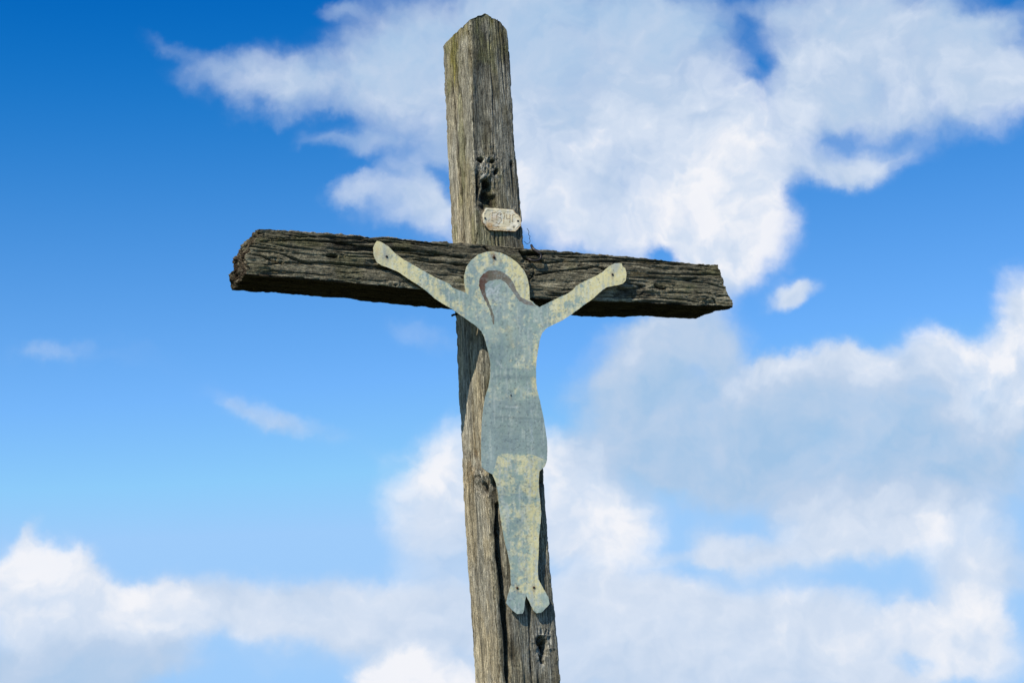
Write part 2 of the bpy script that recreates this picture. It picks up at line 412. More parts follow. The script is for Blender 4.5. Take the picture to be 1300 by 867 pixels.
# --- post: edges measured down its length
EDGE_L = [(30,558.8),(46,559.6),(104,563),(161,566),(235,569.5),(291,572.3),(345,574.5),(403,576.6),(428,578.7),(483,580.8),(520,582.8),(569,586),(619,587),(662,588.7),(719,592),(777,596.5),(830,600),(867,602.5)]
EDGE_C = [(30,596.5),(50,597),(150,599),(300,604),(450,611),(640,620),(720,625),(850,634),(867,635)]
EDGE_R = [(30,645),(46,646.3),(76,648.5),(129,652),(185,655),(235,660.5),(272,663.7),(307,666.5),(400,674),(480,681),(560,688.5),(614,692.7),(655,695.6),(719,700),(748,703),(787,707.5),(816,710),(867,714)]
def edge_xz(tab, y):
    P3 = np.array([on_plane(u, v, 1, y) for v, u in tab]); o = np.argsort(P3[:, 2])
    return P3[o, 2], P3[o, 0]
zc, xc = edge_xz(EDGE_C, P_FRONT); zr, xr = edge_xz(EDGE_R, P_FRONT)
yb_z, yb = [], []
for v, u in EDGE_L:
    vc = v
    X = np.interp(0, [0], [0])
    # rear-left corner: the ray meets the plane of the left face
    e, d = ray_cross(u, v); Xl = 0
    z = 0
    for _ in range(12):
        Xl = np.interp(z, zc, xc); k = (Xl - e[0]) / d[0]; z = (e + d * k)[2]
    yb_z.append(z); yb.append((e + d * k)[1])
o_ = np.argsort(yb_z); yb_z = np.array(yb_z)[o_]; yb = np.array(yb)[o_]
ZTOP = on_plane(611, 17, 1, P_FRONT)[2]
ztopL = on_plane(561, 46, 1, 0.13)[2]
print('post x', xc[[0, -1]], xr[[0, -1]], 'depth', yb.min(), yb.max(), 'ztop', ZTOP, 'drop', drop)

def build_post(parent):
    ring = ring_params(76, 84, 0.10)
    zvis = BASE[2] + 0
    zcut = on_plane(650, 900, 1, 0)[2]
    t_low = np.linspace(0, 1, 60, endpoint=False) * (zcut - BASE[2] + .35) + BASE[2] - .35
    t_hi = np.arange(zcut, ZTOP, 0.0021)
    zs = np.concatenate([t_low, t_hi, [ZTOP]])
    ab, z, cap, q = loft(zs, ring, 26)
    a, b = ab[:, 0], ab[:, 1]
    # pyramidal, weathered top
    A1 = [-1, -.62, -.30, .0, .25, .48, .72, .9, 1.0]
    pu = [597, 603, 608, 614, 620, 628, 637, 642, 646]
    pv = [25, 21, 17.5, 18, 22, 24, 32, 38, 47]
    ztf = np.array([on_plane(x, y, 1, P_FRONT)[2] for x, y in zip(pu, pv)])
    zf = np.interp(a, A1, ztf)
    zback = on_plane(560, 46, 1, 0.15)[2]
    bb = (b + 1) / 2
    zt = zf + (np.minimum(zback, 9) - ztf[0]) * bb ** 1.15
    ramp_ = sst(z, ZTOP - .30, ZTOP)
    z = z + (zt - ZTOP) * ramp_
    topcap = (cap > 0) & (z > 0)
    x0 = np.interp(z, zc, xc); x1 = np.interp(z, zr, xr); yB = np.interp(z, yb_z, yb)
    X = x0 + (x1 - x0) * (a + 1) / 2
    Y = P_FRONT + (yB - P_FRONT) * (b + 1) / 2
    v = np.stack([X, Y, z], 1)
    n = normals(v, q)
    u_, v_ = to_px(v)
    side = cap == 0
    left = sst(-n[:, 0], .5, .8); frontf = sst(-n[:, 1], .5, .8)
    # knots bend the grain
    wob = np.zeros(len(v))
    KN = [(618, 218, 14, 22, 1), (613, 612, 13, 16, 1), (690, 815, 11, 18, 1), (655, 262, 5, 7, 0.4)]
    kn = np.zeros(len(v)); swirl = np.zeros(len(v))
    for kx, ky, rx, ry, amp in KN:
        rr = np.hypot((u_ - kx) / rx, (v_ - ky) / ry); g = np.exp(-rr ** 2 * .7) * amp * side
        kn += g; swirl += g * np.sign(u_ - kx) * .012
    gp = v.copy(); gp[:, 0] += swirl; gp[:, 0] += fbm(v * [3, 3, 1.3], 2, 40) * .010; gp[:, 1] += fbm(v * [3, 3, 1.3], 2, 50) * .010
    low = fbm(v * [7, 7, 2.2], 3, 1)
    g1 = fbm(gp * [70, 70, 2.0], 3, 2); g2 = fbm(gp * [230, 230, 9.0], 2, 3); g3 = fbm(v * [190, 190, 60], 2, 4)
    cr = 1 - np.abs(fbm(gp * [46, 46, 0.9], 2, 6)) * 16
    cm = sst(fbm(v * [16, 16, 3.2], 2, 8), .05, .45)
    crack = np.clip(cr, 0, 1) * cm * side
    cr2 = np.clip(1 - np.abs(fbm(gp * [95, 95, 2.4], 2, 61)) * 10, 0, 1) * sst(fbm(v * [25, 25, 5], 2, 62), .1, .4) * side
    d = low * .0035 + g1 * .0018 + g2 * .0009 + g3 * .0005 - crack * .005 - cr2 * .0022
    depthmap = np.zeros(len(v))
    wv = u_ + vnoise(v * [60, 60, 25], 9) * 1.1
    # long checks measured on the post
    CR = [([(571,85),(577,140),(581,200),(587,260),(589,312)], 1.5, .0065),
          ([(582,100),(590,180),(590,225)], .9, .004),
          ([(631,640),(634,690),(637,730),(640,760),(643,800),(645,868)], 3.4, .050),
          ([(629,655),(632,720)], 1.6, .018),
          ([(622,30),(623,80),(626,120),(627,190)], .7, .003),
          ([(594,40),(599,120),(603,190)], 1.0, .007),
          ([(672,740),(672,800),(676,868)], .8, .006),
          ([(627,745),(633,868)], .8, .008),
          ([(652,170),(659,240),(661,300)], .8, .005),
          ([(603,310),(606,296)], 1.8, .012),
          ([(600,500),(603,580)], .7, .005)]
    for pts, wd, dp in CR:
        ds, tt = seg_dist(wv, v_, pts)
        wl = wd * (1.0 - .55 * np.abs(2 * tt - 1) ** 4) * (.8 + .4 * vnoise(v * [8, 8, 30], 91))
        g = np.exp(-(ds / np.maximum(wl, .3)) ** 2 * 1.0) * side * np.clip(frontf + left, 0, 1)
        d -= g * dp; depthmap = np.maximum(depthmap, g * min(1, dp / .006))
    # knot relief
    kk = (np.abs(fbm(gp * [110, 110, 55], 4, 31)) * -1.6 + .45) * .009
    d += kn * kk
    hole = 0
    for hx, hy, rx, ry, dp in [(618,247,7.5,13,.028),(606,238,3.5,20,.016),(613,262,6,5,.008),(626,256,5,9,.02),(611,203,3,3,.02),(624,205,2.6,3,.016),(630,219,3,2.5,.016),(618,232,6,5,.018),(613,619,5.5,8,.022),(607,606,3,3,.01),(690,822,4.2,8,.035),(685,814,3.5,4.5,.035),(688,836,3,5,.02),(651,207,2,3,.008),(689,614,2.5,3,.008)]:
        h = np.exp(-(((u_ - hx + vnoise(v * 90, 77) * 2.2) / rx) ** 2 + ((v_ - hy + vnoise(v * 90, 78) * 2.2) / ry) ** 2) ** 1.3) * side * np.clip(frontf + left, 0, 1)
        d -= h * dp; hole = np.maximum(hole, h)
    # chamfered dark corner strip is scooped
    scoop = sst(v_, 60, 110) * (1 - sst(v_, 180, 215)) * np.exp(-((u_ - 610) / 10) ** 2) * side
    d -= scoop * .006
    edgew = side * sst(1 - np.abs(np.abs(a) - np.abs(b)), .85, 1.0)
    d -= edgew * np.clip(fbm(v * [60, 60, 60], 3, 33) + .1, 0, 1) * .008
    # ragged right and left silhouettes
    d += side * fbm(v * [45, 45, 22], 3, 34) * .0016
    v = v + n * d[:, None]
    capr = (cap > 0)
    v[:, 2] += (topcap | (z > ZTOP - .012)) * fbm(v * [110, 110, 10], 3, 35) * .006
    # wood colour, with some light and shade painted into it
    c = np.array([.250, .215, .135]) * np.ones((len(v), 3))
    mixin = lambda c, w, k: c * (1 - w[:, None]) + np.array(k) * w[:, None]
    tan = left * sst(v_, 120, 500); c = mixin(c, (left * .55 + tan * .40), (.49, .405, .255))  # tan left face, albedo raised further to stand in for stronger sun
    c = mixin(c, frontf * sst(v_, 600, 760) * .6, (.26, .225, .150))
    gray = sst(fbm(gp * [26, 26, 1.6], 3, 12), -.05, .35); c = mixin(c, gray * .45, (.36, .33, .235))
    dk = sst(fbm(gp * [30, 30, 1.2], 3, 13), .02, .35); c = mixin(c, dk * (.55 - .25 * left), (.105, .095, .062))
    strip = np.exp(-((u_ - 608 - (v_ - 60) * .02) / 9) ** 2) * (1 - sst(v_, 165, 215)) * side
    c = mixin(c, strip * .80, (.066, .064, .044))
    rs = np.exp(-((u_ - 641 - (v_ - 60) * .055) / 7) ** 2) * (1 - sst(v_, 200, 300)) * side
    c = mixin(c, rs * .35, (.10, .10, .075))
    lich = np.exp(-((u_ - 577 - (v_ - 60) * .03) / 8) ** 2) * (1 - sst(v_, 75, 135)) + np.exp(-((u_ - 626) / 6) ** 2) * (1 - sst(v_, 55, 110)) + .8 * np.exp(-((u_ - 637) / 5) ** 2) * (1 - sst(v_, 36, 60)) + .3 * np.exp(-((u_ - 592) / 5) ** 2) * (1 - sst(v_, 220, 330))
    lich = np.clip(lich * (1.1 + fbm(v * [80, 80, 25], 3, 15)), 0, 1) * side
    c = mixin(c, lich * .80, (.21, .175, .022))
    kl = np.clip(kn * (.3 + 1.2 * vnoise(gp * [170, 170, 100], 71)), 0, 1); c = mixin(c, kl * .8, (.40, .39, .34))
    brown = np.exp(-(((u_ - 606) / 14) ** 2 + ((v_ - 590) / 34) ** 2)) * side; c = mixin(c, brown * np.clip(.5 + fbm(v * [90, 90, 50], 3, 72) * 1.8, 0, 1), (.20, .125, .05))
    pt = sst(fbm(v * [14, 14, 5], 4, 81), -.02, .30) * side; c = mixin(c, pt * .5, (.36, .345, .285))
    c = mixin(c, strip * .45, (.066, .064, .044))
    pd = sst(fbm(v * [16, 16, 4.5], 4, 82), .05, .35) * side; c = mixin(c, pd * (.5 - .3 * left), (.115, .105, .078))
    ol = sst(fbm(v * [18, 18, 8], 4, 83), .12, .40) * side * (1 - .75 * sst(v_, 250, 420)); c = mixin(c, ol * .5, (.165, .160, .050))
    deep = np.clip(np.maximum.reduce([depthmap * .9, crack * .75, cr2 * .6, hole * 1.0]), 0, 1)  # dark rotted wood, darkened further as painted shade in cracks and holes
    c = mixin(c, deep, (.028, .022, .014))
    c = mixin(c, np.clip(edgew * .35 * (1 + fbm(v * [50, 50, 20], 2, 73)), 0, 1), (.36, .32, .22))
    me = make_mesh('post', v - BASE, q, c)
    return link('post', me, WOOD_Z, parent)

# --- beam: top and bottom edges of its front face, its underside's rear edge
B_TOP = [(325,290.5),(345,291),(400,294.5),(480,300),(560,307),(620,311),(700,317.5),(760,322),(820,327),(887,334),(912,335.5),(935,336.5)]
B_BOT = [(312,348),(345,351),(400,355.5),(500,365),(560,371),(620,376),(700,381),(760,383),(820,385),(887,388.5),(930,389.5),(940,390)]
B_REAR = [(290,369),(330,371),(400,378),(500,387),(577,394.5),(660,398),(760,402),(820,403.5),(901,406.5),(910,407)]
def build_beam(parent):
    ring = ring_params(66, 66, 0.055)          # a: -1 bottom .. 1 top ; b: -1 front .. 1 back
    ts = np.linspace(0, 1, 640)
    ab, t, cap, q = loft(ts, ring, 22)
    q = q[:, ::-1]
    a, b = ab[:, 0], ab[:, 1]
    pt = np.array([on_plane(u, v, 1, 0) for u, v in B_TOP]); pb = np.array([on_plane(u, v, 1, 0) for u, v in B_BOT])
    # rear depth from the underside
    zb = lambda x: np.interp(x, pb[:, 0], pb[:, 2])
    rx_, ry_ = [], []
    for u, v in B_REAR:
        e, d = ray_cross(u, v); x = 0
        for _ in range(12):
            k = (zb(x) - e[2]) / d[2]; x = (e + d * k)[0]
        rx_.append(x); ry_.append((e + d * k)[1])
    print('beam depth', ry_)
    hh = (a + 1) / 2; bb = (b + 1) / 2
    # ends: slanted, the left one broken
    HL = [0, .15, .4, .62, .68, .85, 1]; 
    XL = [on_plane(x, y, 1, 0)[0] for x, y in [(314.6,348),(315,339),(315.5,326),(317,314),(321,309),(327,299),(330,291)]]
    HR = [0, .12, .3, .55, .8, 1]
    XR = [on_plane(x, y, 1, 0)[0] for x, y in [(931,389),(931,382),(925,371),(919,357),(915,345),(911.5,336)]]
    xl = np.interp(hh, HL, XL); xr_ = np.interp(hh, HR, XR)
    xr_ = xr_ - bb * .012 * (1 - hh) * 2
    # bevel knocked off the rear bottom right
    X = xl + (xr_ - xl) * t
    zt_ = np.interp(X, pt[:, 0], pt[:, 2]); zb_ = zb(X); yr = np.interp(X, rx_, ry_)
    Z = zb_ + (zt_ - zb_) * hh
    Y = yr * bb
    v = np.stack([X, Y, Z], 1)
    n = normals(v, q); u_, v_ = to_px(v); side = (cap == 0).astype(float)
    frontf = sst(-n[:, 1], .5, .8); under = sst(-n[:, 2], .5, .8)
    gp = v.copy()
    KN = [(840,366,15,6,1,0), (500,361,12,5,.7,0), (425,325,9,3.5,.6,0), (672,335,7,7,.8,0), (672,352,6,6,.8,0), (350,330,12,10,.5,0), (895,380,12,7,.6,0)]
    kn = np.zeros(len(v)); sw = np.zeros(len(v))
    for kx, ky, rx, ry, amp, _ in KN:
        rr = np.hypot((u_ - kx) / rx, (v_ - ky) / ry); g = np.exp(-rr ** 2 * .8) * amp * frontf * side
        kn += g; sw += g * np.sign(v_ - ky) * .012
    gp[:, 2] += sw + fbm(v * [2.2, 5, 5], 2, 140) * .016 + fbm(v * [9, 20, 20], 2, 141) * .004
    gp[:, 1] += fbm(v * [2.2, 5, 5], 2, 142) * .014
    low = fbm(v * [2.5, 8, 8], 3, 101)
    g1 = fbm(gp * [3.0, 75, 75], 3, 102); g2 = fbm(gp * [12, 240, 240], 2, 103); g3 = fbm(v * [110, 170, 170], 2, 104)
    cr = np.clip(1 - np.abs(fbm(gp * [1.3, 50, 50], 2, 106)) * 11, 0, 1) * sst(fbm(v * [5, 18, 18], 2, 108), -.15, .3) * side
    cr2 = np.clip(1 - np.abs(fbm(gp * [4.0, 110, 110], 2, 107)) * 7, 0, 1) * sst(fbm(v * [9, 28, 28], 2, 109), -.05, .3) * side
    cr3 = np.clip(1 - np.abs(fbm(gp * [9.0, 170, 170], 2, 117)) * 5, 0, 1) * sst(fbm(v * [14, 28, 28], 2, 119), .0, .35) * side
    d = low * .0030 + g1 * .0019 + g2 * .0014 + g3 * .0010 - cr * .0075 - cr2 * .0045 - cr3 * .0026
    depthmap = np.zeros(len(v)); wy = v_ + vnoise(v * [22, 60, 60], 109) * 1.4
    CR = [([(330,306),(370,305),(430,309),(520,317)],1.1,.010),([(345,303),(420,300),(470,306),(570,312)],.8,.008),
          ([(318,322),(333,325),(345,331),(362,334)],1.2,.008),([(335,336),(400,333),(480,338)],.9,.008),([(340,344),(362,344)],1.3,.010),
          ([(415,325),(428,325)],2.0,.016),([(520,330),(600,338),(665,338)],1.0,.010),([(500,320),(580,326),(590,327)],1.,.009),
          ([(672,350),(700,346),(760,340),(780,346)],1.,.010),([(668,333),(740,333),(800,332),(900,338)],1.0,.009),([(700,326),(780,328),(860,333)],.8,.006),
          ([(797,346),(850,348),(918,350)],.9,.008),([(832,362),(840,365),(846,367)],2.0,.016),([(800,372),(840,377),(885,384)],.8,.006),([(905,378),(911,386)],1.1,.010),([(910,376),(928,375)],.9,.007),
          ([(820,368),(812,375),(780,376)],.9,.007),([(585,352),(598,356)],1.,.009),([(608,307),(614,313),(622,320)],1.6,.012),([(665,322),(690,322)],2.6,.018),([(660,318),(668,328),(690,331)],2.4,.016),
          ([(674,336),(679,343),(676,352),(671,357)],1.1,.007),([(360,360),(430,366)],.8,.004)]
    for pts, wd, dp in CR:
        ds, tt = seg_dist(u_, wy, pts)
        wl = wd * (1.0 - .6 * np.abs(2 * tt - 1) ** 3) * (.8 + .5 * vnoise(v * [30, 8, 8], 191))
        g = np.exp(-(ds / np.maximum(wl, .3)) ** 2) * side * frontf
        d -= g * dp; depthmap = np.maximum(depthmap, g * min(1, dp / .010))
    d += kn * (np.abs(fbm(gp * [70, 150, 150], 3, 131)) * -1.6 + .45) * .010
    edgew = side * sst(1 - np.abs(np.abs(a) - np.abs(b)), .88, 1.0)
    d -= edgew * np.clip(fbm(v * [45, 60, 60], 3, 133) + .12, 0, 1) * .008
    d += side * fbm(v * [28, 30, 30], 3, 134) * .0022
    # top edge is splintered
    topm = side * sst(n[:, 2], .4, .8)
    d += topm * fbm(v * [110, 70, 70], 3, 135) * .0028
    # right end: underside corner knocked off
    kr = sst(X, XR[0] - .05, XR[0] + .0) * (1 - hh) * bb
    v = v + n * d[:, None]
    # broken left end and sawn right end: torn in X
    eL = sst(1 - t, .985, 1.0); eR = sst(t, .99, 1.0)
    tear = fbm(v * [1, 34, 34], 3, 136) * .016 + np.abs(fbm(v * [1, 100, 100], 3, 137)) * .022 - .001
    v[:, 0] += eL * (tear * 1.2) + eR * fbm(v * [1, 90, 140], 3, 138) * .005
    v[:, 0] -= kr * .012; v[:, 2] += kr * bb * .022
    c = np.array([.262, .230, .148]) * np.ones((len(v), 3))
    mixin = lambda c, w, k: c * (1 - w[:, None]) + np.array(k) * w[:, None]
    gray = sst(fbm(gp * [2.4, 34, 34], 3, 112), -.1, .3); c = mixin(c, gray * .55, (.37, .325, .215))
    dk = sst(fbm(gp * [1.8, 30, 30], 3, 113), .0, .35); c = mixin(c, dk * .6, (.075, .067, .044))
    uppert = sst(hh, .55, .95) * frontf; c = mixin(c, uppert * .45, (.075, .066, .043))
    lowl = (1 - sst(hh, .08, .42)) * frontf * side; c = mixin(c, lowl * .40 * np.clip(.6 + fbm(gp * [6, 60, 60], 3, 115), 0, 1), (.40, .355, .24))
    tn = np.exp(-(((u_ - 825) / 42) ** 2 + ((v_ - 366) / 15) ** 2)) * frontf; c = mixin(c, tn * .55, (.42, .36, .25))
    ol = np.exp(-(((u_ - 868) / 24) ** 2 + ((v_ - 368) / 17) ** 2)) * frontf + .9 * np.exp(-(((u_ - 903) / 16) ** 2 + ((v_ - 341) / 7) ** 2)) * frontf
    c = mixin(c, np.clip(ol * (.7 + fbm(v * [30, 60, 60], 3, 116)), 0, 1) * .6, (.14, .125, .045))
    dkr = np.exp(-(((u_ - 880) / 26) ** 2 + ((v_ - 356) / 13) ** 2)) * frontf; c = mixin(c, dkr * .40, (.09, .09, .075))
    el_ = np.exp(-(((u_ - 345) / 20) ** 2 + ((v_ - 312) / 18) ** 2)) * frontf; c = mixin(c, el_ * .35, (.13, .115, .05))
    gn = np.exp(-(((u_ - 528) / 18) ** 2 + ((v_ - 328) / 7) ** 2)) * frontf; c = mixin(c, gn * .3, (.13, .13, .05))
    deep = np.clip(np.maximum.reduce([depthmap * .92, cr * .85, cr2 * .7, cr3 * .5]), 0, 1)  # crack shade painted into the colour, over dark rotted wood
    ol2 = sst(fbm(v * [9, 22, 22], 4, 161), .12, .42) * side; c = mixin(c, ol2 * .38, (.175, .165, .060))
    c = mixin(c, deep, (.022, .019, .012))
    c = mixin(c, under, (.045, .034, .020))  # shade of the underside painted into the beam's colour
    c = mixin(c, np.clip(eL * (.75 + fbm(v * [1, 70, 70], 3, 151)), 0, 1) * (1 - frontf), (.060, .042, .026))
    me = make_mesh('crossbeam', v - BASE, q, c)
    return link('crossbeam', me, WOOD_X, parent)

cross = empty('wooden_cross', 'tall weathered grey wooden cross with split post and rough hewn crossbeam against the sky', 'cross')
build_post(cross)
build_beam(cross)

# ------------------------------------------------------------------ cut sheet-metal figure
OUT = [(478.7,306),(482,306.6),(486,308.5),(492.9,312.9),(501.5,321.5),(511.9,329.3),(522.3,335),(537.9,344),(553.4,352.7),(570.7,360.4),(574.2,364.8),(581,367.9),(591.5,371.7),
 (590.6,366),(589.6,358),(589.4,349.2),(592.3,338.8),(598.4,330.2),(607,323.3),(617.4,319.8),(626,319.2),(635.9,321),(647.2,326.6),(656.8,333.6),(664.9,343),(669.8,353.3),(671.9,364.6),(672.5,380.7),
 (676.2,383.1),(680.2,387.2),(685.1,389.9),(697,383.8),(709.2,377.7),(721.3,372.6),(728.2,367.4),(731.7,363),(742,357),(754.2,351.8),(764.6,345.7),(773.2,338),(780.1,334.3),(789.1,334.1),(790.2,338),(794,340.8),(795.3,349.2),(794.5,356.1),(790.5,360.4),(784,362),
 (778.4,363),(769.8,364.8),(762.8,370),(752.5,379.5),(740.3,388),(726.5,398.5),(716.1,405.4),(702.3,412.3),(693.6,416.9),(688.2,423),(685.6,430.4),(683.2,444),(681.2,458),(680.6,469),(680.7,483),(681.8,494),(684.6,505),(687.2,516),(689.4,527),(692.5,544.3),(694.4,558),(695,572),(694.4,584.4),(691.8,592),(684.9,598.3),
 (683.9,610.7),(684.4,622),(686.3,641.5),(687.2,652.6),(686,666.4),(684.2,683),(684,699.6),(682.8,719.9),(683.3,734.7),(689.5,746),(696.2,757.8),(697.6,766.5),(692.6,772),(687.5,777.2),(680.8,778),(677,774.2),(672.1,763.6),(667.7,755.2),(666.4,763.6),(665.4,774.2),(663.3,778.4),(656.7,779),(650,774.2),(642.8,765.5),(645.2,754),(649,741.4),
 (648.4,728.9),(648,719.9),(645.4,705.2),(640.6,685.8),(637.1,666.4),(633.9,644.3),(632.3,625),(629.6,612.5),(625.4,602.2),(617,597.6),(611.7,592.7),(611.0,580),(610.9,569),(611.1,552.6),(611.9,533),(614.0,516.6),(616.2,503.5),(620.4,491.3),(622.5,477.5),(622.8,462.3),(620.9,449.8),(617.9,438.8),(615.4,429),(611.4,420.8),(604.3,413.8),(594.6,406.9),(584.9,400.2),
 (574.2,392.5),(562,385.5),(551.7,378.6),(543,370.8),(532.7,363),(518.8,354.4),(505,344.9),(494.6,340.6),(484.2,337),(478.2,332.8),(474.7,325),(474,314.6),(476,309.4)]
HAIR = [(607.6,362),(608,353),(613,347.6),(620,343.6),(629.4,342.3),(637.5,344.6),(645.5,350),(652,359),(656,369.4),(660.5,377.5),(668,380.5),(674,382.8),(680.5,388),(674,388.5),(666,386.6),(660,383.5),(655,377.2),(648.8,367.5),(642.3,359),(635.9,354),(627.8,355.6),(619.7,356.4),(615.8,360),(615.5,367.8),(617.3,376),(621.5,384.8),(625.2,393.5),(627.4,401),(627.6,412),(626.0,413.5),(624.2,403.3),(621.6,392.4),(616.3,382.3),(611,372.6)]
HALO = [(591.5,371.7),(590.6,366),(589.6,358),(589.4,349.2),(592.3,338.8),(598.4,330.2),(607,323.3),(617.4,319.8),(626,319.2),(635.9,321),(647.2,326.6),(656.8,333.6),(664.9,343),(669.8,353.3),(671.9,364.6),(672.5,380.7),(668,380.5),(660.5,377.5),(656,369.4),(652,359),(645.5,350),(637.5,344.6),(629.4,342.3),(620,343.6),(613,347.6),(608,353),(607.6,362),(611,372.6),(616.3,382.3),(619,388),(609,385),(600,380)]
CLOTH_TOP = [(616.2,503.5),(628,507.5),(641,509.5),(656,509.3),(670,507.8),(684.6,505)]
CLOTH_BOT = [(694.4,584.4),(684,580),(674,576),(662,574.5),(648,575.5),(636,575),(631,579),(629,590),(625.4,602.2)]
def inside(px, py, poly):
    r = np.zeros(px.shape, bool); n = len(poly)
    for i in range(n):
        x0, y0 = poly[i]; x1, y1 = poly[(i + 1) % n]
        if y0 == y1: continue
        m = ((y0 > py) != (y1 > py)) & (px < (x1 - x0) * (py - y0) / (y1 - y0) + x0)
        r ^= m
    return r
def tin_y(x, z, u):
    """bent sheet: close to the beam, then bending back to the post"""
    y = np.interp(z, [-.98, -.70, -.50, -.20, -.06, .12], [.0135, .012, .006, -.008, -.009, -.008])
    arm = np.interp(u, [470, 580, 640, 700, 800], [.001, .000, 0, -.002, -.010])
    return y + arm
def unproject_tin(u, v, off=0.0):
    e = RW.T @ (EYE - O)
    dc = np.stack([(u - CX) / F, -(v - CY) / F, -np.ones_like(u)], 1) @ (RC.T @ RW).copy()
    y = np.zeros(len(u))
    for _ in range(8):
        k = (y + off - e[1]) / dc[:, 1]; p = e + dc * k[:, None]
        y = tin_y(p[:, 0], p[:, 2], u) + fbm(p * [9, 0, 9], 2, 201) * .0018
    k = (y + off - e[1]) / dc[:, 1]
    return e + dc * k[:, None]
def densify(poly, step, closed=True):
    out = []
    n = len(poly)
    for i in range(n if closed else n - 1):
        a = np.array(poly[i], float); b = np.array(poly[(i + 1) % n], float); m = max(1, int(round(np.linalg.norm(b - a) / step)))
        for k in range(m): out.append(tuple(a + (b - a) * k / m))
    if not closed: out.append(tuple(poly[-1]))
    return out
def smooth_poly(poly, it=1, closed=True):
    for _ in range(it):
        o = []; n = len(poly)
        for i in range(n):
            a, b, c = poly[i - 1], poly[i], poly[(i + 1) % n]
            o.append(((a[0] + 6 * b[0] + c[0]) / 8, (a[1] + 6 * b[1] + c[1]) / 8))
        poly = o
    return poly

